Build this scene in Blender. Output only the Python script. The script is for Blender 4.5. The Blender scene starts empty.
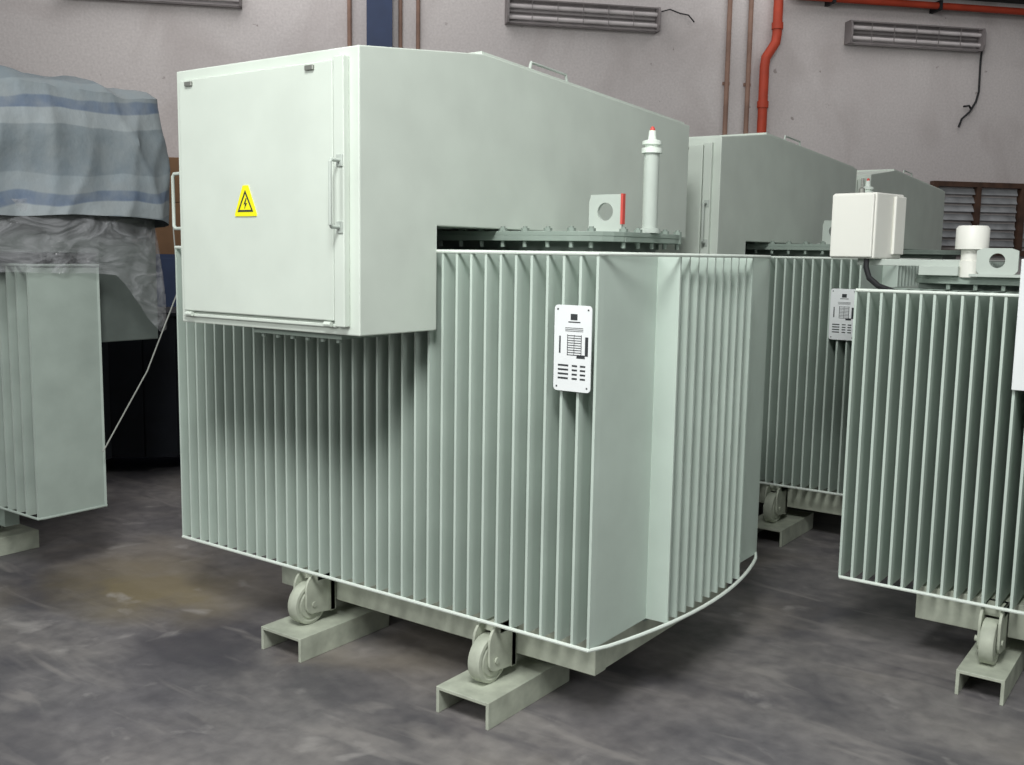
import bpy, bmesh, math, random
from mathutils import Vector, Matrix, noise
random.seed(4)
scene=bpy.context.scene
col=scene.collection
scene.view_settings.view_transform='Standard'

# ------------------------------------------------------------ materials
def srgb(r,g,b):
    def f(c):
        c/=255.
        return c/12.92 if c<=.04045 else ((c+.055)/1.055)**2.4
    return (f(r),f(g),f(b),1)
def mat(name,c,rough=.5,metal=0,var=.06,scale=6,bump=0,bscale=60,spec=.4,c2=None):
    m=bpy.data.materials.new(name);m.use_nodes=True
    nt=m.node_tree;b=nt.nodes['Principled BSDF']
    b.inputs['Roughness'].default_value=rough;b.inputs['Metallic'].default_value=metal
    b.inputs['Specular IOR Level'].default_value=spec
    tc=nt.nodes.new('ShaderNodeTexCoord')
    n=nt.nodes.new('ShaderNodeTexNoise');n.inputs['Scale'].default_value=scale;n.inputs['Detail'].default_value=6
    nt.links.new(tc.outputs['Object'],n.inputs['Vector'])
    r=nt.nodes.new('ShaderNodeValToRGB')
    r.color_ramp.elements[0].position=.3;r.color_ramp.elements[1].position=.7
    cc=c2 or tuple(max(0,x*(1-var*2)) for x in c[:3])+(1,)
    r.color_ramp.elements[0].color=cc
    r.color_ramp.elements[1].color=tuple(min(1,x*(1+var)) for x in c[:3])+(1,) if not c2 else c
    nt.links.new(n.outputs['Fac'],r.inputs['Fac']);nt.links.new(r.outputs['Color'],b.inputs['Base Color'])
    if bump:
        n2=nt.nodes.new('ShaderNodeTexNoise');n2.inputs['Scale'].default_value=bscale;n2.inputs['Detail'].default_value=4
        nt.links.new(tc.outputs['Object'],n2.inputs['Vector'])
        bp=nt.nodes.new('ShaderNodeBump');bp.inputs['Strength'].default_value=bump;bp.inputs['Distance'].default_value=.01
        nt.links.new(n2.outputs['Fac'],bp.inputs['Height']);nt.links.new(bp.outputs['Normal'],b.inputs['Normal'])
    return m
M_paint=mat('green_grey_paint',srgb(203,212,202),.5,var=.03,scale=5)
M_fin=mat('fin_paint',srgb(188,202,192),.55,var=.04,scale=4)
M_band=mat('band_paint',srgb(218,227,218),.45,var=.03)
M_base=mat('base_paint',srgb(178,184,168),.6,var=.12,scale=14)
M_lid=mat('lid_paint',srgb(136,149,140),.55,var=.05)
M_lug=mat('lug_paint',srgb(182,191,183),.55,var=.05)
M_darkbox=mat('dark_grey_paint',srgb(96,104,100),.7,var=.1)  # even dark grey for the covered unit's cable box
M_finl=mat('grey_fin_paint',srgb(160,172,164),.6,var=.06)  # darker, greyer fin colour for the covered unit
M_dark=mat('dark_rubber',srgb(30,31,33),.7)
M_white=mat('white_plate',srgb(228,232,232),.35,var=.02)
M_wbox=mat('white_enamel',srgb(228,228,220),.45,var=.02)
M_black=mat('black_print',srgb(52,56,58),.5)
M_yellow=mat('yellow_sign',srgb(240,234,30),.45,var=.01)
M_red=mat('red_paint',srgb(168,60,36),.6,var=.1)
M_redp=mat('red_plastic',srgb(205,80,72),.5)
M_steel=mat('zinc_steel',srgb(140,142,136),.4,metal=.5)
M_grey=mat('fixture_grey',srgb(122,116,116),.6,var=.1)
M_refl=mat('reflector_enamel',srgb(150,145,145),.5,var=.06)
M_tube=mat('tube_glass',srgb(196,190,190),.3,var=.08)
M_brown=mat('brown_conduit',srgb(136,108,94),.7,var=.15)
M_blue=mat('blue_paint',srgb(38,54,86),.55,var=.1)
M_navyshade=mat('navy_shade',srgb(24,28,36),.8,var=.2)  # near-black navy that paints in the deep shade of the left gap
M_wood=mat('brown_wood',srgb(78,56,44),.6,var=.2,scale=10)
M_slat=mat('louvre_glass',srgb(150,152,154),.3,var=.2)
M_card=mat('cardboard',srgb(120,90,64),.8,var=.1)
M_rope=mat('rope_fibre',srgb(150,152,146),.8)

# ------------------------------------------------------------ mesh helpers
def box(bm,x0,x1,y0,y1,z0,z1):
    v=[bm.verts.new(p) for p in ((x0,y0,z0),(x1,y0,z0),(x1,y1,z0),(x0,y1,z0),(x0,y0,z1),(x1,y0,z1),(x1,y1,z1),(x0,y1,z1))]
    for f in ((3,2,1,0),(4,5,6,7),(0,1,5,4),(1,2,6,5),(2,3,7,6),(3,0,4,7)): bm.faces.new([v[i] for i in f])
def prism(bm,poly,axis,a,b):
    def P(p,t):
        if axis=='x': return (t,p[0],p[1])
        if axis=='y': return (p[0],t,p[1])
        return (p[0],p[1],t)
    A=[bm.verts.new(P(p,a)) for p in poly];B=[bm.verts.new(P(p,b)) for p in poly]
    bm.faces.new(A);bm.faces.new(B[::-1])
    n=len(poly)
    for i in range(n): bm.faces.new((A[i],B[i],B[(i+1)%n],A[(i+1)%n]))
def tube(bm,pts,r,seg=10,cap=True):
    pts=[Vector(p) for p in pts];rings=[]
    prev=None
    for i,p in enumerate(pts):
        if i==0: d=pts[1]-p
        elif i==len(pts)-1: d=p-pts[i-1]
        else: d=(pts[i+1]-p).normalized()+(p-pts[i-1]).normalized()
        d.normalize()
        if prev is None:
            a=Vector((0,0,1)) if abs(d.z)<.9 else Vector((1,0,0))
            n=d.cross(a).normalized()
        else:
            n=(prev-d*prev.dot(d)).normalized()
        prev=n;b=d.cross(n)
        rr=r[i] if isinstance(r,(list,tuple)) else r
        rings.append([bm.verts.new(p+(n*math.cos(t)+b*math.sin(t))*rr) for t in [2*math.pi*k/seg for k in range(seg)]])
    for A,B in zip(rings,rings[1:]):
        for k in range(seg): bm.faces.new((A[k],A[(k+1)%seg],B[(k+1)%seg],B[k]))
    if cap:
        bm.faces.new(rings[0][::-1]);bm.faces.new(rings[-1])
def cyl(bm,p0,p1,r,seg=24): tube(bm,[p0,p1],r,seg)
def lathe(bm,cx,cy,prof,seg=24):
    tube(bm,[(cx,cy,z+i*1e-5) for i,(r,z) in enumerate(prof)],[r for r,z in prof],seg)
def obj(name,bm,m,parent=None,bevel=0,smooth=False,loc=None):
    bmesh.ops.recalc_face_normals(bm,faces=bm.faces)
    me=bpy.data.meshes.new(name);bm.to_mesh(me);bm.free()
    o=bpy.data.objects.new(name,me);col.objects.link(o)
    me.materials.append(m)
    if parent: o.parent=parent
    if loc: o.location=loc
    if smooth:
        for p in me.polygons:p.use_smooth=True
        me.set_sharp_from_angle(angle=math.radians(40))
    if bevel:
        b=o.modifiers.new('bevel','BEVEL');b.width=bevel;b.segments=2;b.limit_method='ANGLE'
        b.harden_normals=False
    return o
def part(name,m,parent,fn,bevel=0,smooth=False,label=None):
    bm=bmesh.new();fn(bm);o=obj(name,bm,m,parent,bevel,smooth)
    if label:o['label']=label
    return o
def empty(name,loc,label,cat,group=None,rotz=0):
    e=bpy.data.objects.new(name,None);e.empty_display_size=.2
    e.location=loc;e.rotation_euler=(0,0,rotz);col.objects.link(e)
    e['label']=label;e['category']=cat
    if group:e['group']=group
    return e
def tag(o,label,cat,group=None):
    o['label']=label;o['category']=cat
    if group:o['group']=group
    return o

# ------------------------------------------------------------ transformer pieces
def fin_row(bm,x0,x1,n,ytip,yroot,z0,z1,t=.009):
    d=(1 if yroot>ytip else -1)
    poly=[(x0-t*.75,yroot+d*.008)]
    for i in range(n):
        x=x0+(x1-x0)*i/(n-1)
        poly+=[(x-t*.75,yroot),(x-t*.65,ytip+d*.03),(x-t*.5,ytip),(x+t*.5,ytip),(x+t*.65,ytip+d*.03),(x+t*.75,yroot)]
    poly.append((x1+t*.75,yroot+d*.008))
    prism(bm,poly,'z',z0,z1)
def fin_side(bm,y0,y1,n,xroot,xtip,z0,z1,t=.009):
    poly=[(xroot-.006,y0-t*.75)]
    for i in range(n):
        y=y0+(y1-y0)*i/(n-1)
        poly+=[(xroot,y-t*.75),(xtip,y-t*.5),(xtip,y+t*.5),(xroot,y+t*.75)]
    poly.append((xroot-.006,y1+t*.75))
    prism(bm,poly,'z',z0,z1)
def bulge(y0,y1,x0,amp,n=18):
    return [(x0+amp*math.sin(math.pi*k/n)**.8,y0+(y1-y0)*k/n) for k in range(n+1)]
def wheel_set(T,x,y,zc=.170,r=.080,w=.050):
    def f(bm):
        prof=[(w*.5,.01),(w*.5,.054),(w*.40,.058),(w*.40,.064),(w*.5,.068),(w*.46,r-.002),(w*.4,r),(-w*.4,r),(-w*.46,r-.002),(-w*.5,.068),(-w*.40,.064),(-w*.40,.058),(-w*.5,.054),(-w*.5,.01)]
        seg=40;R=[]
        for px,pr in prof: R.append([bm.verts.new((x+px,y+pr*math.cos(a),zc+pr*math.sin(a))) for a in [2*math.pi*k/seg for k in range(seg)]])
        for A,B in zip(R,R[1:]):
            for k in range(seg): bm.faces.new((A[k],A[(k+1)%seg],B[(k+1)%seg],B[k]))
        bm.faces.new(R[0]);bm.faces.new(R[-1])
    wh=part('wheel',M_base,T,f,smooth=True)
    part('axle',M_base,wh,lambda bm:cyl(bm,(x-.050,y,zc),(x+.042,y,zc),.011,12),smooth=True)
    def br(bm):
        for s in (-1,1):
            xx=x+s*.032
            arc=[(y+.038*math.cos(a),zc+.038*math.sin(a)) for a in [math.radians(180+20*k) for k in range(6)]]
            top=[(y+.018+.056*math.cos(a),.235+.055*math.sin(a)) for a in [math.radians(90+15*k) for k in range(7)]]
            prism(bm,arc+[(y+.11,zc-.05),(y+.11,.29)]+top,'x',xx-.005,xx+.005)
        box(bm,x-.037,x+.037,y+.085,y+.113,zc-.05,.29)
        box(bm,x-.037,x+.037,y+.018,y+.11,.255,.29)
    part('wheel_bracket',M_base,T,br,bevel=.002)
def channel(T,x0,x1,y0,y1,h=.09,t=.012):
    def f(bm):
        poly=[(x0,0),(x0,h),(x1,h),(x1,0),(x1-t,0),(x1-t,h-t),(x0+t,h-t),(x0+t,0)]
        prism(bm,poly,'y',y0,y1)
    part('skid_channel',M_base,T,f,bevel=.002)
BOLT=None
def bolt(parent,x,y,zl):
    global BOLT
    if BOLT is None:
        bm=bmesh.new();tube(bm,[(0,0,-.055),(0,0,-.0341),(0,0,-.034),(0,0,0),(0,0,.0001),(0,0,.010),(0,0,.0101),(0,0,.016)],[.008,.008,.015,.015,.015,.015,.008,.008],6)
        BOLT=bpy.data.meshes.new('lid_bolt');bm.to_mesh(BOLT);bm.free();BOLT.materials.append(M_lid)
    o=bpy.data.objects.new('lid_bolt',BOLT);o.parent=parent;o.location=(x,y,zl);col.objects.link(o)
def transformer(loc,label,L,W,hb,ht,dfin,nfin,nside,feet,full=True,zlid=.075,xlid=-.2,fw=.108,bolts=True,beam0=.45):
    T=empty('transformer',loc,label,'transformer','green-grey oil transformers')
    ty0,ty1=dfin,W-dfin
    part('tank_body',M_lid,T,lambda bm:(box(bm,-L+.01,-.004,ty0,ty1,hb-.015,ht+.004),
        box(bm,-L+.12,xlid-.09,ty0+.07,ty1-.05,ht,ht+zlid-.012)),bevel=.002)
    part('cooling_fins',M_fin,T,lambda bm:fin_row(bm,-L,-.0055,nfin,0,dfin,hb,ht))
    part('cooling_fins',M_fin,T,lambda bm:fin_row(bm,-L,-.0055,nfin,W,ty1,hb,ht))
    part('cooling_fins',M_fin,T,lambda bm:fin_side(bm,ty0,ty1,nside,-.004,.08,hb,ht))
    for z,r in ((hb,.0065),(ht,.006)):
        pts=[(-L,0,z),(-.004,0,z)]+[(x,y,z) for x,y in bulge(0,W,0,.105)][1:-1]+[(-.004,W,z),(-L,W,z)]
        part('fin_tie_rod',M_band,T,lambda bm:tube(bm,pts,r,8),smooth=True)
    zl=ht+zlid
    def lid(bm):
        r=.16;x0,x1,y0,y1=-L+.1,xlid+.03,ty0-.035,ty1+.035
        poly=[]
        for cx,cy,a0 in ((x1-r,y0+r,-90),(x1-r,y1-r,0),(x0+r,y1-r,90),(x0+r,y0+r,180)):
            for k in range(7):
                a=math.radians(a0+15*k);poly.append((cx+r*math.cos(a),cy+r*math.sin(a)))
        prism(bm,poly,'z',zl-.016,zl)
        prism(bm,[(x-.002,y) for x,y in poly],'z',zl-.034,zl-.0155)
    l=part('lid',M_lid,T,lid,bevel=.002)
    if bolts:
        x=-L+.25
        while x<xlid-.12:
            bolt(l,x,ty0-.018,zl);bolt(l,x,ty1+.018,zl);x+=.095
        bolt(l,xlid-.06,ty0+.01,zl)
        y=ty0+.1
        while y<ty1-.05:
            bolt(l,xlid+.012,y,zl);y+=.1
    def frame(bm):
        z0,z1=.155,hb-.016
        for y in (.14,W-.21): box(bm,-L+beam0,-.06,y,y+.07,z0,z1)
        for x in (-L+beam0+.005,-.125): box(bm,x,x+.06,.17,W-.17,z0+.001,z1-.001)
        for x in feet: box(bm,x-.1,x+.1,.16,W-.16,z0+.002,z1-.002)
    part('base_frame',M_base,T,frame,bevel=.003)
    for x in feet:
        channel(T,x-fw,x+fw,-.116,.36)
        wheel_set(T,x,.02)
        if full:
            channel(T,x-fw,x+fw,W-.36,W+.116)
            wheel_set(T,x,W-.15)
    return T
def nameplate(T,x0,x1,z0,z1,y=-.012):
    def f(bm):
        r=.012;poly=[]
        for cx,cz,a0 in ((x1-r,z0+r,-90),(x1-r,z1-r,0),(x0+r,z1-r,90),(x0+r,z0+r,180)):
            for k in range(5):
                a=math.radians(a0+22.5*k);poly.append((cx+r*math.cos(a),cz+r*math.sin(a)))
        prism(bm,poly,'y',y-.003,y)
    n=part('nameplate',M_white,T,f,label='white printed rating plate')
    w=x1-x0;h=z1-z0;yy=y-.0038
    def R(bm,a,b,c,d): box(bm,x0+a*w,x0+b*w,yy,yy+.001,z0+c*h,z0+d*h)
    def marks(bm):
        R(bm,.44,.62,.83,.90);R(bm,.38,.70,.80,.812)
        for k in range(3): R(bm,.30,.78,.735-.018*k,.741-.018*k)
        R(bm,.14,.18,.44,.64);R(bm,.84,.92,.42,.64)
        for k in range(9): R(bm,.36,.74,.645-.028*k,.653-.028*k)
        R(bm,.36,.375,.42,.66);R(bm,.54,.55,.42,.66);R(bm,.73,.745,.42,.66)
        R(bm,.62,.84,.39,.43)
        for k in range(4):
            R(bm,.12,.40,.29-.05*k,.31-.05*k);R(bm,.50,.64,.29-.05*k,.31-.05*k);R(bm,.72,.86,.29-.05*k,.31-.05*k)
        R(bm,.07,.11,.94,.96);R(bm,.89,.93,.94,.96);R(bm,.07,.11,.04,.06);R(bm,.89,.93,.04,.06)
    part('printed_marks',M_black,n,marks)
def cable_box(T,sign=True,rear=1.80):
    xb0,xb1=-1.473,-.615;d=-.357
    prof=[(d,1.246),(d,2.0935),(.24,2.165),(rear,2.10),(rear,1.585),(0.0,1.585),(0.0,1.246)]
    B=part('cable_box',M_paint,T,lambda bm:prism(bm,prof,'x',xb0,xb1),bevel=.004)
    part('roof_cover',M_paint,B,lambda bm:prism(bm,[(.24,2.164),(.24,2.176),(rear-.03,2.111),(rear-.03,2.099)],'x',xb0+.02,xb1-.012),bevel=.002)
    part('lifting_handle',M_lug,B,lambda bm:tube(bm,[(-.64,.54,2.16),(-.64,.55,2.188),(-.64,.78,2.179),(-.64,.79,2.15)],.006,8),smooth=True)
    def gland(bm):
        box(bm,-1.13,-.72,-.33,-.12,1.228,1.246)
        for k in range(6): cyl(bm,(-1.10+k*.07,-.31,1.215),(-1.10+k*.07,-.31,1.235),.009,8)
    part('gland_plate',M_lid,B,gland)
    D=part('door',M_paint,B,lambda bm:box(bm,-1.437,-.706,d-.018,d,1.288,2.058),bevel=.004)
    part('door_edge_strip',M_paint,D,lambda bm:box(bm,-.698,-.655,d-.024,d,1.272,2.066),bevel=.003)
    part('door_edge_strip',M_paint,D,lambda bm:box(bm,-1.45,-.702,d-.012,d,1.268,1.280),bevel=.003)
    y=d-.022
    part('handle',M_lug,D,lambda bm:tube(bm,[(-.672,y,1.765),(-.672,y-.036,1.765),(-.669,y-.044,1.757),(-.669,y-.044,1.578),(-.672,y-.036,1.57),(-.672,y,1.57)],.0058,8),smooth=True)
    for z in (1.765,1.57): part('handle_foot',M_lug,D,lambda bm:box(bm,-.684,-.658,y-.006,y+.004,z-.018,z+.018),bevel=.002)
    y2=d+.008;x=xb0
    part('handle',M_lug,B,lambda bm:tube(bm,[(x+.01,y2,1.755),(x-.036,y2,1.755),(x-.045,y2,1.745),(x-.045,y2,1.578),(x-.036,y2,1.568),(x+.01,y2,1.568)],.006,8),smooth=True)
    for xx in (-1.38,-.80):
        part('door_catch',M_steel,D,lambda bm:(box(bm,xx-.018,xx+.018,d-.026,d-.016,2.035,2.05)),bevel=.002)
    for xx in (-.745,-1.42):
        part('hinge',M_paint,D,lambda bm:cyl(bm,(xx,d-.02,1.278),(xx+.03,d-.02,1.278),.008,8),smooth=True)
    if sign:
        y=d-.0205;cx=-1.102
        S=part('warning_sign',M_yellow,D,lambda bm:prism(bm,[(cx-.052,1.606),(cx+.052,1.606),(cx+.052,1.614),(cx+.012,1.704),(cx-.012,1.704),(cx-.052,1.614)],'y',y-.001,y+.002),label='yellow triangular electrical hazard sign')
        def tri(bm):
            cz=1.620
            o_=[(cx-.038,cz),(cx+.038,cz),(cx,cz+.069)];i_=[(cx-.029,cz+.006),(cx+.029,cz+.006),(cx,cz+.058)]
            for k in range(3):
                k2=(k+1)%3
                prism(bm,[o_[k],o_[k2],i_[k2],i_[k]],'y',y-.002,y-.0008)
        part('triangle_outline',M_black,S,tri)
        cz=1.619
        part('lightning_bolt',M_black,S,lambda bm:prism(bm,[(cx+.003,cz+.044),(cx-.008,cz+.024),(cx-.001,cz+.026),(cx-.004,cz+.010),(cx+.009,cz+.029),(cx+.001,cz+.028),(cx+.007,cz+.044)],'y',y-.002,y-.0008))
    return B
def lug(T,x,y,z,w=.12,h=.125,flag=False):
    def f(bm):
        seg=20;r=min(.032,h*.27);cx,cz=x,z+h*.55
        out=[]
        for k in range(seg):
            a=2*math.pi*(k+.5)/seg;dx,dz=math.cos(a),math.sin(a)
            s=1e9
            if abs(dx)>1e-6:s=min(s,(w/2)/abs(dx))
            if dz>1e-6:s=min(s,(z+h-cz)/dz)
            if dz<-1e-6:s=min(s,(cz-z)/-dz)
            out.append((cx+dx*s,cz+dz*s))
        for yy in (y-.007,y+.007):
            I=[bm.verts.new((cx+r*math.cos(2*math.pi*(k+.5)/seg),yy,cz+r*math.sin(2*math.pi*(k+.5)/seg))) for k in range(seg)]
            O=[bm.verts.new((p[0],yy,p[1])) for p in out]
            for k in range(seg): bm.faces.new((I[k],I[(k+1)%seg],O[(k+1)%seg],O[k]))
            if yy<y:I0,O0=I,O
        for k in range(seg):
            k2=(k+1)%seg
            bm.faces.new((I0[k],I0[k2],I[k2],I[k]));bm.faces.new((O0[k],O0[k2],O[k2],O[k]))
        box(bm,x-w/2-.02,x+w/2+.02,y-.02,y+.02,z-.004,z+.006)
    L_=part('lifting_lug',M_lug,T,f)
    if flag: part('red_tag',M_redp,L_,lambda bm:box(bm,x+w/2-.004,x+w/2+.005,y-.009,y+.009,z+.03,z+h+.002),label='red plastic tag')
def full_unit(loc,label,nf,sign,top=True):
    T=transformer(loc,label,1.996,1.308,.30,1.504,.365,nf,10,(-.402,-1.265),bolts=top)
    cable_box(T,sign)
    nameplate(T,-.142,-.012,1.095,1.352)
    z=1.58
    if top:
        lug(T,-.35,.62,z,w=.135,h=.135,flag=True)
        F=part('filler_pipe',M_lug,T,lambda bm:lathe(bm,-.190,.65,[(.038,z),(.038,z+.015),(.027,z+.017),(.027,z+.275)]),smooth=True)
        part('filler_cap',M_band,F,lambda bm:lathe(bm,-.190,.65,[(.036,z+.275),(.036,z+.292),(.024,z+.294),(.024,z+.302),(.034,z+.304),(.034,z+.316),(.015,z+.322),(.012,z+.352)]),smooth=True)
        part('filler_valve',M_redp,F,lambda bm:lathe(bm,-.190,.65,[(.009,z+.350),(.009,z+.358),(.004,z+.366)],12),smooth=True,label='small red valve tip')
    return T
full_unit((0,0,0),'pale green-grey finned oil transformer with cable box and yellow warning sign',35,True)
full_unit((-.024,2.565,0),'green-grey finned oil transformer with rating plate, second in the row',42,False)
full_unit((-.05,5.13,0),'green-grey oil transformer with cable box standing near the wall',33,False,top=False)

# unit with white control box
RX=2.25
R=transformer((.37+RX,1.214,0),'green-grey finned oil transformer with white control box on its lid',RX,1.2,.30,1.388,.32,50,9,(-RX+.535,-RX+1.37),zlid=.06,fw=.078,beam0=.25)
def rl(x,y=0): return x-.37-RX
ANG=math.radians(-12);cA,sA=math.cos(ANG),math.sin(ANG)
BX,BY=rl(.362),1.43-1.214
def rbox(bm,x0,x1,y0,y1,z0,z1):
    n0=len(bm.verts);box(bm,x0,x1,y0,y1,z0,z1);bm.verts.ensure_lookup_table()
    for v in bm.verts[n0:]:
        x,y=v.co.x,v.co.y;v.co.x=BX+cA*x-sA*y;v.co.y=BY+sA*x+cA*y
CB=part('control_box',M_wbox,R,lambda bm:rbox(bm,-.185,0,0,.215,1.503,1.755),bevel=.006,label='white enamelled control box')
part('box_door',M_wbox,CB,lambda bm:rbox(bm,-.180,-.005,-.014,-.002,1.509,1.749),bevel=.004)
part('side_panel',M_wbox,CB,lambda bm:rbox(bm,.0,.012,.13,.212,1.52,1.745),bevel=.004)
def knob(bm):
    x,y=rl(.275),1.52-1.214
    lathe(bm,x,y,[(.012,1.75),(.012,1.775),(.005,1.78),(.005,1.815)],12)
part('vent_knob',M_steel,CB,knob,smooth=True)
def arm(bm):
    box(bm,rl(.28),rl(.66),1.5-1.214,1.53-1.214,1.478,1.503);box(bm,rl(.52),rl(.66),1.47-1.214,1.58-1.214,1.445,1.48)
part('mounting_arm',M_lug,CB,arm,bevel=.002)
def ccable(bm):
    y=1.45-1.214
    tube(bm,[(rl(.33),y,1.51),(rl(.33),y,1.47),(rl(.35),y-.02,1.43),(rl(.39),y-.03,1.40),(rl(.44),y,1.38)],.011,8)
part('control_cable',M_dark,CB,ccable,smooth=True)
part('breather_cap',M_wbox,R,lambda bm:lathe(bm,rl(.69),1.53-1.214,[(.045,1.44),(.045,1.50),(.036,1.502),(.036,1.542),(.058,1.544),(.058,1.62),(.050,1.63)]),smooth=True)
lug(R,rl(.79),1.48-1.214,1.448,w=.14,h=.10)
lug(R,rl(1.02),1.50-1.214,1.448,w=.14,h=.13)
part('nameplate',M_white,R,lambda bm:box(bm,rl(.915),rl(1.07),-.02,-.012,1.07,1.51),bevel=.002,label='tall white printed plate')

# tarpaulin-covered unit
LX=1.95
Lf=empty('transformer',(-2.71,-.231,0),'green-grey finned oil transformer half covered by striped tarpaulin','transformer','green-grey oil transformers')
part('tank_body',M_navyshade,Lf,lambda bm:box(bm,-LX,-1.0,.33,1.0,.285,1.44))  # navy instead of tank paint: shade put into the colour
def lfin(bm):
    t=.012
    xs=[-.006,-.10]+[-.10-.078*k for k in range(1,24)]
    xs=sorted(xs)
    poly=[(xs[0]-t,.33)]
    for x in xs: poly+=[(x-t*.6,.32),(x-t*.5,0),(x+t*.5,0),(x+t*.6,.32)]
    poly.append((xs[-1]+t,.33))
    prism(bm,poly,'z',.30,1.4175)
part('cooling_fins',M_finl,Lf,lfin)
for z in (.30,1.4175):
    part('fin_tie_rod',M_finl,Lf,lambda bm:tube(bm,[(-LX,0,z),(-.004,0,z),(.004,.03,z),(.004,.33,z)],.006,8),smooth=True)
part('cable_box',M_darkbox,Lf,lambda bm:prism(bm,[(-.25,2.12),(.70,2.12),(.70,1.055),(.386,1.055),(.386,1.47),(-.25,1.47)],'x',-1.5,-.09),bevel=.005)
def lbf(bm):
    for y in (.10,.75): box(bm,-LX+.05,-1.0,y,y+.07,.17,.285)
    box(bm,-1.6,-1.3,.12,.80,.171,.284)
    box(bm,-.8,-.45,.08,.15,.17,.30);box(bm,-1.0,-.8,.10,.17,.17,.285)
part('base_frame',M_lid,Lf,lbf)
for x in (-.66,-1.5):
    channel(Lf,x-.108,x+.108,-.1,.30);wheel_set(Lf,x,.04)

# ------------------------------------------------------------ tarpaulin
def tarp_material():
    m=mat('striped_tarp',srgb(120,135,145),.65,bump=.5,bscale=18)
    nt=m.node_tree;b=nt.nodes['Principled BSDF']
    tc=nt.nodes.new('ShaderNodeTexCoord');sp=nt.nodes.new('ShaderNodeSeparateXYZ')
    nz=nt.nodes.new('ShaderNodeTexNoise');nz.inputs['Scale'].default_value=1.5;nz.inputs['Detail'].default_value=3
    nt.links.new(tc.outputs['Object'],nz.inputs['Vector']);nt.links.new(tc.outputs['Object'],sp.inputs[0])
    a=nt.nodes.new('ShaderNodeMath');a.operation='MULTIPLY_ADD';a.inputs[1].default_value=.16
    nt.links.new(nz.outputs['Fac'],a.inputs[0]);nt.links.new(sp.outputs['Z'],a.inputs[2])
    a1=nt.nodes.new('ShaderNodeMath');a1.operation='MULTIPLY_ADD';a1.inputs[1].default_value=-.10
    nt.links.new(sp.outputs['Y'],a1.inputs[0]);nt.links.new(a.outputs[0],a1.inputs[2])
    a2=nt.nodes.new('ShaderNodeMath');a2.operation='MULTIPLY';a2.inputs[1].default_value=2.5
    nt.links.new(a1.outputs[0],a2.inputs[0])
    fr=nt.nodes.new('ShaderNodeMath');fr.operation='FRACT';nt.links.new(a2.outputs[0],fr.inputs[0])
    r=nt.nodes.new('ShaderNodeValToRGB')
    e=r.color_ramp.elements
    e[0].position=0;e[0].color=srgb(114,124,129)
    e[1].position=.26;e[1].color=srgb(116,126,131)
    for p,c in ((.275,(143,151,154)),(.44,(144,152,156)),(.455,(96,110,130)),(.56,(98,112,130)),(.575,(132,141,146)),(.74,(130,140,145)),(.755,(112,123,130)),(.98,(114,124,129))):
        x=e.new(p);x.color=srgb(*c)
    nt.links.new(fr.outputs[0],r.inputs['Fac'])
    n3=nt.nodes.new('ShaderNodeTexNoise');n3.inputs['Scale'].default_value=12;n3.inputs['Detail'].default_value=8
    nt.links.new(tc.outputs['Object'],n3.inputs['Vector'])
    mx=nt.nodes.new('ShaderNodeMix');mx.data_type='RGBA'
    mr=nt.nodes.new('ShaderNodeMapRange');mr.inputs['From Min'].default_value=.35;mr.inputs['From Max'].default_value=.75;mr.inputs['To Max'].default_value=.5
    nt.links.new(n3.outputs['Fac'],mr.inputs['Value']);nt.links.new(mr.outputs[0],mx.inputs[0])
    nt.links.new(r.outputs['Color'],mx.inputs[6]);mx.inputs[7].default_value=srgb(138,143,143)
    nt.links.new(mx.outputs[2],b.inputs['Base Color'])
    return m
def crease(P):
    return (1-abs(noise.noise(P))*2.6)
def drape(name,x0,x1,y0,y1,ztop,zbot,m,amp=.02,top=True,seed=0,flare=.05,nu=460,nd=70,sub=24,dome=.03,edge=.07,nexp=9.,cr=.012,cf=3.0,foldk=.01):
    bm=bmesh.new();cx,cy=(x0+x1)/2,(y0+y1)/2;hx,hy=(x1-x0)/2,(y1-y0)/2
    rings=[]
    S=sub if top else 0
    zb=zbot if callable(zbot) else (lambda x,y:zbot)
    for j in range(S+nd+1):
        if top and j<sub:
            k=(j+.3)/sub
            s=.99*k;down=0;q=0
        else:
            q=(j-S)/nd;down=q;s=1
        ring=[]
        for i in range(nu):
            a=2*math.pi*i/nu
            ca,sa=math.cos(a),math.sin(a)
            rr=(abs(ca)**nexp+abs(sa)**nexp)**(-1/nexp)
            x=cx+hx*rr*ca*s;y=cy+hy*rr*sa*s
            if top and j<sub:
                z=ztop+dome*(1-k**2.5)-(.03*((k-.9)/.1)**2 if k>.9 else 0)
            else:
                z0=ztop-(.045 if top else 0);z=z0-(z0-zb(x,y)-noise.noise(Vector((x*2.4,y*2.4,seed)))*edge)*q
            zz=z
            P=Vector((x*2.2,y*2.2,z*1.3+seed))
            w=noise.noise(P)*amp*1.6+noise.noise(P*2.7)*amp+crease(Vector((x*cf,y*cf+z*cf*.5,z*cf*.4+seed+9)))*cr+crease(Vector((x*cf*2.3,y*cf*2.3-z*cf,z*cf*.9+seed+3)))*cr*.6
            fold=math.sin(a*23+noise.noise(P)*5)*foldk*down
            out=Vector((hx*ca,hy*sa,0)).normalized()
            f=flare*down+w*(.4+.7*min(1,down*3))+fold+.012
            zz+=w*(.6 if down==0 else 0)
            if down==0: f*=s**6
            ring.append(bm.verts.new((x+out.x*f,y+out.y*f,zz)))
        rings.append(ring)
    for A,B in zip(rings,rings[1:]):
        for i in range(nu): bm.faces.new((A[i],A[(i+1)%nu],B[(i+1)%nu],B[i]))
    if top: bm.faces.new(rings[0])
    return obj(name,bm,m,smooth=True)
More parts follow.
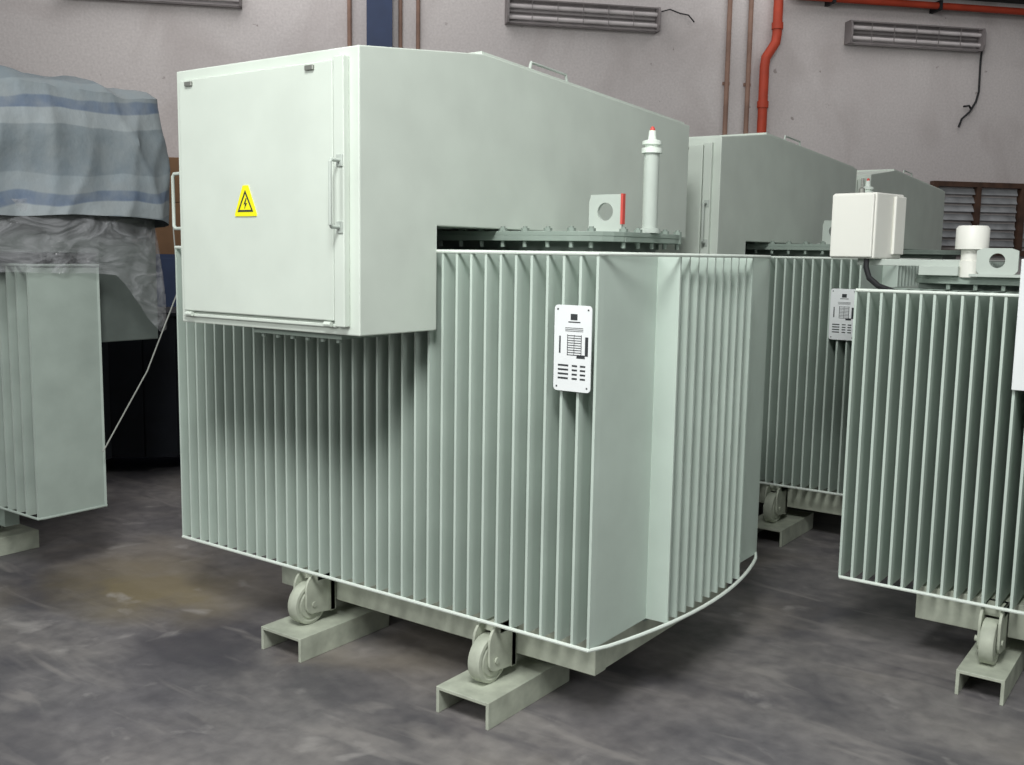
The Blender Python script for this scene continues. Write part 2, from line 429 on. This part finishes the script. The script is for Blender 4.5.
tp=drape('tarpaulin',-4.28,-2.775,-.80,.50,2.225,lambda x,y:1.64-.05*max(0,y),tarp_material(),amp=.03,dome=.05,flare=.05,nexp=14.,cr=.035,cf=2.2,foldk=.003,edge=.05)
tag(tp,'faded blue-grey striped woven tarpaulin draped over a transformer','tarpaulin')
def plastic_mat():
    m=bpy.data.materials.new('clear_plastic');m.use_nodes=True;nt=m.node_tree
    b=nt.nodes['Principled BSDF'];b.inputs['Base Color'].default_value=(.50,.51,.53,1);b.inputs['Roughness'].default_value=.16
    b.inputs['Specular IOR Level'].default_value=.9
    b.inputs['Coat Weight'].default_value=.8;b.inputs['Coat Roughness'].default_value=.12
    tc=nt.nodes.new('ShaderNodeTexCoord');n=nt.nodes.new('ShaderNodeTexNoise');n.inputs['Scale'].default_value=4.5;n.inputs['Detail'].default_value=4;n.inputs['Distortion'].default_value=.9
    mp=nt.nodes.new('ShaderNodeMapping');mp.inputs['Scale'].default_value=(1,1,2.2);mp.inputs['Rotation'].default_value=(.5,0,0)
    nt.links.new(tc.outputs['Object'],mp.inputs['Vector']);nt.links.new(mp.outputs[0],n.inputs['Vector'])
    bp=nt.nodes.new('ShaderNodeBump');bp.inputs['Strength'].default_value=.55;bp.inputs['Distance'].default_value=.06
    nt.links.new(n.outputs['Fac'],bp.inputs['Height']);nt.links.new(bp.outputs['Normal'],b.inputs['Normal']);nt.links.new(bp.outputs['Normal'],b.inputs['Coat Normal'])
    r=nt.nodes.new('ShaderNodeValToRGB');e=r.color_ramp.elements
    e[0].position=.36;e[0].color=(.16,.16,.16,1);e[1].position=.50;e[1].color=(.42,.42,.42,1)
    x=e.new(.57);x.color=(.20,.20,.20,1);x=e.new(.66);x.color=(.40,.40,.40,1)
    nt.links.new(n.outputs['Fac'],r.inputs['Fac']);nt.links.new(r.outputs['Color'],b.inputs['Alpha'])
    return m
pl=drape('plastic_sheet',-4.27,-2.735,-.76,.47,1.70,lambda x,y:1.385-.28*max(0,min(1,(y-.14)/.2)),plastic_mat(),amp=.015,top=False,seed=7,flare=.045,edge=.05,cr=.012,cf=3,foldk=.008)
tag(pl,'crumpled clear plastic sheet hanging below a tarpaulin','plastic sheet')
bm=bmesh.new();tube(bm,[(-2.705,.50,1.62),(-2.675,.50,1.30),(-2.655,.30,.92),(-2.645,.05,.57)],.0035,6)
tag(obj('rope',bm,M_rope,smooth=True),'thin pale rope hanging from the tarpaulin edge','rope')
def shade_block(loc,w,d,h,rot,label):
    E=empty('shade_filler',loc,label,'shade_block',None,rot)  # added dark block, stands in for shade between the units
    part('block_body',M_navyshade,E,lambda bm:box(bm,.02,w-.02,.02,d-.02,.1,h-.02))
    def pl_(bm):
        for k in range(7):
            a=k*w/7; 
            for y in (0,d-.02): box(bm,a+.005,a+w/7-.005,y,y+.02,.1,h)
    part('side_boards',M_navyshade,E,pl_)
    part('lid',M_navyshade,E,lambda bm:box(bm,-.02,w+.02,-.02,d+.02,h,h+.025),bevel=.003)
    for k in (0,w/2-.05,w-.1): part('skid',M_navyshade,E,lambda bm:box(bm,k,k+.1,0,d,0,.1))
shade_block((-4.66,1.12,0),1.5,.7,1.05,math.radians(46.78),'dark boarded block added as shade in the gap')

# ------------------------------------------------------------ room
def mixfac(nt,src,k):
    m=nt.nodes.new('ShaderNodeMath');m.operation='MULTIPLY';m.inputs[1].default_value=k
    nt.links.new(src,m.inputs[0]);return m.outputs[0]
class NB:
    def __init__(s,name):
        s.m=bpy.data.materials.new(name);s.m.use_nodes=True;s.nt=s.m.node_tree;s.b=s.nt.nodes['Principled BSDF'];s.tc=s.nt.nodes.new('ShaderNodeTexCoord')
    def N(s,scale,detail=6,dist=0,vec=None):
        n=s.nt.nodes.new('ShaderNodeTexNoise');n.inputs['Scale'].default_value=scale;n.inputs['Detail'].default_value=detail;n.inputs['Distortion'].default_value=dist
        s.nt.links.new(vec or s.tc.outputs['Object'],n.inputs['Vector']);return n.outputs['Fac']
    def ramp(s,src,els):
        r=s.nt.nodes.new('ShaderNodeValToRGB');e=r.color_ramp.elements
        e[0].position,e[0].color=els[0];e[1].position,e[1].color=els[1]
        for p,c in els[2:]:
            x=e.new(p);x.color=c
        s.nt.links.new(src,r.inputs['Fac']);return r.outputs['Color']
    def mix(s,a,b_,fac,mode='MIX'):
        x=s.nt.nodes.new('ShaderNodeMix');x.data_type='RGBA';x.blend_type=mode
        if isinstance(fac,float):x.inputs[0].default_value=fac
        else:s.nt.links.new(fac,x.inputs[0])
        for q,i in ((a,6),(b_,7)):
            if isinstance(q,tuple):x.inputs[i].default_value=q
            else:s.nt.links.new(q,x.inputs[i])
        return x.outputs[2]
    def mapping(s,rot,scale,loc=(0,0,0)):
        mp=s.nt.nodes.new('ShaderNodeMapping');mp.inputs['Rotation'].default_value=rot;mp.inputs['Scale'].default_value=scale;mp.inputs['Location'].default_value=loc
        s.nt.links.new(s.tc.outputs['Object'],mp.inputs['Vector']);return mp.outputs[0]
K0,K1=(0,0,0,1),(1,1,1,1)
def floor_mat():
    q=NB('stained_concrete')
    c=q.ramp(q.N(.9,8,.4),[(.32,srgb(102,100,103)),(.68,srgb(140,135,131))])
    c=q.mix(c,q.ramp(q.N(14,9,.2),[(.3,(.70,.70,.72,1)),(.7,(1.16,1.16,1.15,1))]),.85,'MULTIPLY')
    c=q.mix(c,srgb(66,65,71),mixfac(q.nt,q.ramp(q.N(1.5,8,.5,q.mapping((0,0,.4),(1,1.3,1),(7,3,0))),[(.47,K0),(.66,K1)]),.75))
    # irregular scuffs
    st=q.ramp(q.N(2.2,8,.7,q.mapping((0,0,.62),(.8,2.6,1))),[(.56,K0),(.68,K1)])
    c=q.mix(c,srgb(76,74,80),mixfac(q.nt,st,.5))
    st=q.ramp(q.N(2.4,8,.9,q.mapping((0,0,-.35),(.7,2.8,1),(3,1,0))),[(.58,K0),(.70,K1)])
    c=q.mix(c,srgb(156,151,147),mixfac(q.nt,st,.4))
    gm=q.nt.nodes.new('ShaderNodeTexGradient');gm.gradient_type='SPHERICAL'
    q.nt.links.new(q.mapping((0,0,0),(1/.75,1/.5,1),(2.30/.75,-.05/.5,0)),gm.inputs[0])
    mm=q.nt.nodes.new('ShaderNodeMath');mm.operation='MULTIPLY';q.nt.links.new(gm.outputs['Fac'],mm.inputs[0]);q.nt.links.new(q.N(4,6),mm.inputs[1])
    c=q.mix(c,srgb(124,113,84),mixfac(q.nt,q.ramp(mm.outputs[0],[(.05,K0),(.4,K1)]),.85))
    c=q.mix(c,srgb(118,108,92),mixfac(q.nt,q.ramp(q.N(.9,5,.5),[(.54,K0),(.7,K1)]),.55))
    c=q.mix(c,srgb(174,170,167),mixfac(q.nt,q.ramp(q.N(5,7,.4),[(.63,K0),(.74,K1)]),.5))
    q.nt.links.new(c,q.b.inputs['Base Color'])
    rr=q.nt.nodes.new('ShaderNodeMapRange');rr.inputs['To Min'].default_value=.30;rr.inputs['To Max'].default_value=.65
    q.nt.links.new(q.N(3),rr.inputs['Value']);q.nt.links.new(rr.outputs[0],q.b.inputs['Roughness'])
    bp=q.nt.nodes.new('ShaderNodeBump');bp.inputs['Strength'].default_value=.2;bp.inputs['Distance'].default_value=.01
    q.nt.links.new(q.N(14,8),bp.inputs['Height']);q.nt.links.new(bp.outputs['Normal'],q.b.inputs['Normal'])
    return q.m
def wall_mat():
    q=NB('stained_wall')
    c=q.ramp(q.N(.5,6,.3),[(.3,srgb(186,180,179)),(.7,srgb(200,194,192))])
    c=q.mix(c,q.ramp(q.N(50,6),[(.3,(.86,.86,.86,1)),(.7,(1.06,1.06,1.06,1))]),.8,'MULTIPLY')
    st=q.ramp(q.N(1.2,7,.6,q.mapping((0,0,0),(1.1,1,.9))),[(.5,K0),(.72,K1)])
    c=q.mix(c,srgb(158,149,147),mixfac(q.nt,st,.55))
    c=q.mix(c,srgb(112,100,96),mixfac(q.nt,q.ramp(q.N(9,3),[(.70,K0),(.73,K1)]),.6))
    q.nt.links.new(c,q.b.inputs['Base Color']);q.b.inputs['Roughness'].default_value=.85
    bp=q.nt.nodes.new('ShaderNodeBump');bp.inputs['Strength'].default_value=.3;bp.inputs['Distance'].default_value=.01
    q.nt.links.new(q.N(20,8),bp.inputs['Height']);q.nt.links.new(bp.outputs['Normal'],q.b.inputs['Normal'])
    return q.m
ROT=math.radians(46.78);WP=Vector((-5.184,3.763,0))
wdir=Vector((math.cos(ROT),math.sin(ROT),0));wn=Vector((math.sin(ROT),-math.cos(ROT),0))
bm=bmesh.new()
A=WP-wdir*9;B=WP+wdir*14
box_pts=[A,B,B+wn*14,A+wn*14]
v=[bm.verts.new((p.x,p.y,0)) for p in box_pts];v2=[bm.verts.new((p.x,p.y,-.1)) for p in box_pts]
bm.faces.new(v);bm.faces.new(v2[::-1])
for i in range(4): bm.faces.new((v[i],v[(i+1)%4],v2[(i+1)%4],v2[i]))
fl=obj('floor',bm,floor_mat());fl['kind']='structure'
bm=bmesh.new();box(bm,-9,14,0,.2,-.1,5.2)
wl=obj('wall_back',bm,wall_mat());wl.location=WP;wl.rotation_euler=(0,0,ROT);wl['kind']='structure'

def onwall(name,s,z,label,cat,group=None,out=0):
    p=WP+wdir*s+wn*out
    return empty(name,(p.x,p.y,z),label,cat,group,ROT)
# window
def win(bm):
    W_,H_=1.5,.72
    for z in (0,H_-.05): box(bm,0,W_,-.07,0,z,z+.05)
    for x in (0,.48,.98,W_-.05): box(bm,x,x+.05,-.07,0,.05,H_-.05)
w_=part('window_1',M_wood,None,win);p=WP+wdir*5.98;w_.location=(p.x,p.y,1.56);w_.rotation_euler=(0,0,ROT);w_['kind']='structure'
def slats(bm):
    for z in [0.09+.085*k for k in range(7)]:
        for x0 in (.05,.53,1.03):
            prism(bm,[(-.045,z),(-.04,z-.004),(-.01,z+.055),(-.015,z+.059)],'x',x0,x0+.43)
g_=part('window_2',M_slat,None,slats);g_.location=w_.location;g_.rotation_euler=(0,0,ROT);g_['kind']='structure'

# light fixtures: two tubes in front of a shallow reflector, framed by rails
for s in (-2.02,1.67,4.97):
    E=onwall('light_fixture',s,3.53,'unlit twin-tube fluorescent light fixture mounted on the wall','light fixture','wall light fixtures',out=.003)
    part('housing',M_refl,E,lambda bm:prism(bm,[(0,0),(0,.21),(-.055,.21),(-.02,.19),(-.02,.115),(-.05,.105),(-.02,.095),(-.02,.02),(-.055,0)],'x',0.021,1.399))
    for x in (0,1.40):
        part('end_plate',M_grey,E,lambda bm:prism(bm,[(0,0),(0,.21),(-.11,.21),(-.13,.16),(-.13,.05),(-.11,0)],'x',x,x+.02))
    for z in (.0,.198):
        part('guard_rail',M_grey,E,lambda bm:box(bm,0.02,1.40,-.10,-.09,z,z+.012))
    for k in range(5):
        x=.23+k*.235
        part('guard_wire',M_grey,E,lambda bm:box(bm,x-.002,x+.002,-.098,-.092,.01,.2))
    for z in (.056,.152):
        part('fluorescent_tube',M_tube,E,lambda bm:cyl(bm,(.021,-.065,z),(1.399,-.065,z),.019,12),smooth=True)
E=onwall('electric_cable',6.36,2.86,'black electric cable dangling from a wall light','cable')
part('cable_run',M_dark,E,lambda bm:tube(bm,[(.06,-.03,.80),(.07,-.03,.75),(.06,-.03,.6),(.065,-.03,.30),(.04,-.03,.2),(-.02,-.03,.1),(-.1,-.03,.03),(-.13,-.03,-.05)],.010,6),smooth=True)
part('cable_tail',M_dark,E,lambda bm:tube(bm,[(.0,-.03,.12),(-.03,-.03,.16),(-.09,-.03,.15)],.010,6),smooth=True)
E=onwall('electric_cable',3.11,3.6,'thin dark cable running along the wall from a light','cable')
part('cable_run',M_dark,E,lambda bm:tube(bm,[(0,-.02,.12),(.1,-.02,.15),(.2,-.02,.12),(.28,-.02,.11),(.34,-.02,.05)],.006,6),smooth=True)
# conduits
for s,r in ((.30,.02),(.74,.018),(.895,.018),(3.79,.022),(4.0,.022)):
    E=onwall('conduit_pipe',s,0,'thin brown vertical conduit pipe clamped to the wall','pipe','wall conduits')
    part('pipe_run',M_brown,E,lambda bm:cyl(bm,(0,-r-.005,0.0),(0,-r-.005,5.1),r,10),smooth=True)
    for z in (3.1,4.0): part('pipe_clamp',M_brown,E,lambda bm:box(bm,-r-.012,r+.012,-.015,0,z,z+.03))
# red pipe
E=onwall('fire_pipe',4.14,0,'red painted fire pipe running down the wall with an offset bend','pipe')
part('pipe_run',M_red,E,lambda bm:tube(bm,[(0,-.07,0),(0,-.07,3.28),(.01,-.07,3.36),(.10,-.07,3.50),(.11,-.07,3.58),(.11,-.07,5.1)],.045,14),smooth=True)
for x,z in ((0,2.9),(.11,3.62)):
    part('pipe_coupling',M_red,E,lambda bm:cyl(bm,(x,-.07,z),(x,-.07,z+.06),.054,14),smooth=True)
E=onwall('fire_pipe',4.25,3.915,'red painted horizontal fire pipe high on the wall','pipe')
part('pipe_run',M_red,E,lambda bm:cyl(bm,(0.05,-.13,0),(5,-.13,0),.033,12),smooth=True)
for x in (.5,1.6,2.7,3.8): part('pipe_bracket',M_dark,E,lambda bm:box(bm,x,x+.03,-.17,0,-.045,.045))
E=onwall('cable_tray',4.4,4.0,'dark steel cable tray fixed high on the wall','cable tray')
part('tray',M_dark,E,lambda bm:(box(bm,0,4.5,-.3,0,0.02,.04),box(bm,0,4.5,-.3,-.29,.02,.12)))
part('conduit',M_brown,E,lambda bm:cyl(bm,(0.02,-.35,.05),(4.4,-.35,.05),.02,10))
# blue column
bm=bmesh.new();box(bm,0,.2,-.15,0,0,5.1);box(bm,-.01,.21,-.17,-.15,0,5.1)
o=obj('steel_column',bm,M_blue,bevel=.003);o.location=WP+wdir*.45;o.rotation_euler=(0,0,ROT)
tag(o,'dark blue painted steel column against the wall','column')
# cabinet and carton behind
E=onwall('storage_cabinet',-1.9,0,'dark blue steel storage cabinet standing by the wall','cabinet')
part('cabinet_body',M_blue,E,lambda bm:(box(bm,0,.95,-.5,-.02,0.06,1.45),box(bm,0.03,.92,-.47,-.05,0,.061)),bevel=.004)
for x in (.02,.48):
    D=part('door',M_blue,E,lambda bm:box(bm,x,x+.45,-.515,-.5,.1,1.42),bevel=.003)
    xh=.44 if x<.1 else .50
    part('handle',M_steel,D,lambda bm:box(bm,xh,xh+.015,-.54,-.515,.7,.85))
for z0,h,xx in ((1.45,.42,.05),(1.872,.36,.12)):
    bm=bmesh.new();box(bm,xx,.9,-.48,-.06,0,h);box(bm,.44,.50,-.482,-.058,0,h+.002)
    o=obj('cardboard_carton',bm,M_card,bevel=.004);q=WP+wdir*-1.9;o.location=(q.x,q.y,z0);o.rotation_euler=(0,0,ROT)
    tag(o,'brown cardboard carton stacked on a blue cabinet','carton','cartons on the cabinet')

# ------------------------------------------------------------ lights
def area(name,loc,target,size,power,color=(1,1,1),sy=None,spread=180):
    l=bpy.data.lights.new(name,'AREA');l.energy=power;l.color=color;l.size=size;l.spread=math.radians(spread)
    if sy: l.shape='RECTANGLE';l.size_y=sy
    o=bpy.data.objects.new(name,l);o.location=loc
    d=Vector(target)-Vector(loc);o.rotation_euler=d.to_track_quat('-Z','Y').to_euler();col.objects.link(o);return o
area('lamp_key',(1.1,-2.6,4.7),(-.7,-.3,1.3),1.3,235,(.99,1,.985))
area('fill_front',(-1.0,-4.6,2.9),(-.9,0,1.6),1.5,92,(.99,1,.985))  # unseen fill added to brighten the front faces
area('fill_side',(3.4,-1.2,2.5),(0,.5,1.0),1.3,26,(.99,1,.985))  # added fill from the right for the end flanks, no fitting there
area('wall_fill',(-4.6,2.9,5.6),(-4.8,4.6,3.0),3,92,(1,.985,.98))  # unseen overhead light added to brighten the back wall
area('wall_fill',(-1.2,7.0,5.6),(-1.2,9,3.4),3,78,(1,.985,.98))  # second added wall light, further along
w=bpy.data.worlds.new('world');scene.world=w;w.use_nodes=True
bg=w.node_tree.nodes['Background'];bg.inputs[0].default_value=(.98,.99,1,1);bg.inputs[1].default_value=.20

# ------------------------------------------------------------ camera
yaw,pt,r=.6242,.1270,.0162
fwd=Vector((-math.sin(yaw)*math.cos(pt),math.cos(yaw)*math.cos(pt),-math.sin(pt)))
right=Vector((math.cos(yaw),math.sin(yaw),0));up=right.cross(fwd)
c,s=math.cos(r),math.sin(r)
R2=right*c+up*s;U2=-right*s+up*c
cam=bpy.data.cameras.new('camera');co=bpy.data.objects.new('camera',cam);col.objects.link(co)
mtx=Matrix((R2,U2,-fwd)).transposed().to_4x4();mtx.translation=Vector((1.5226,-2.5395,1.5))
co.matrix_world=mtx
cam.sensor_width=36;cam.lens=1008.47/1024*36;cam.clip_start=.05
scene.camera=co
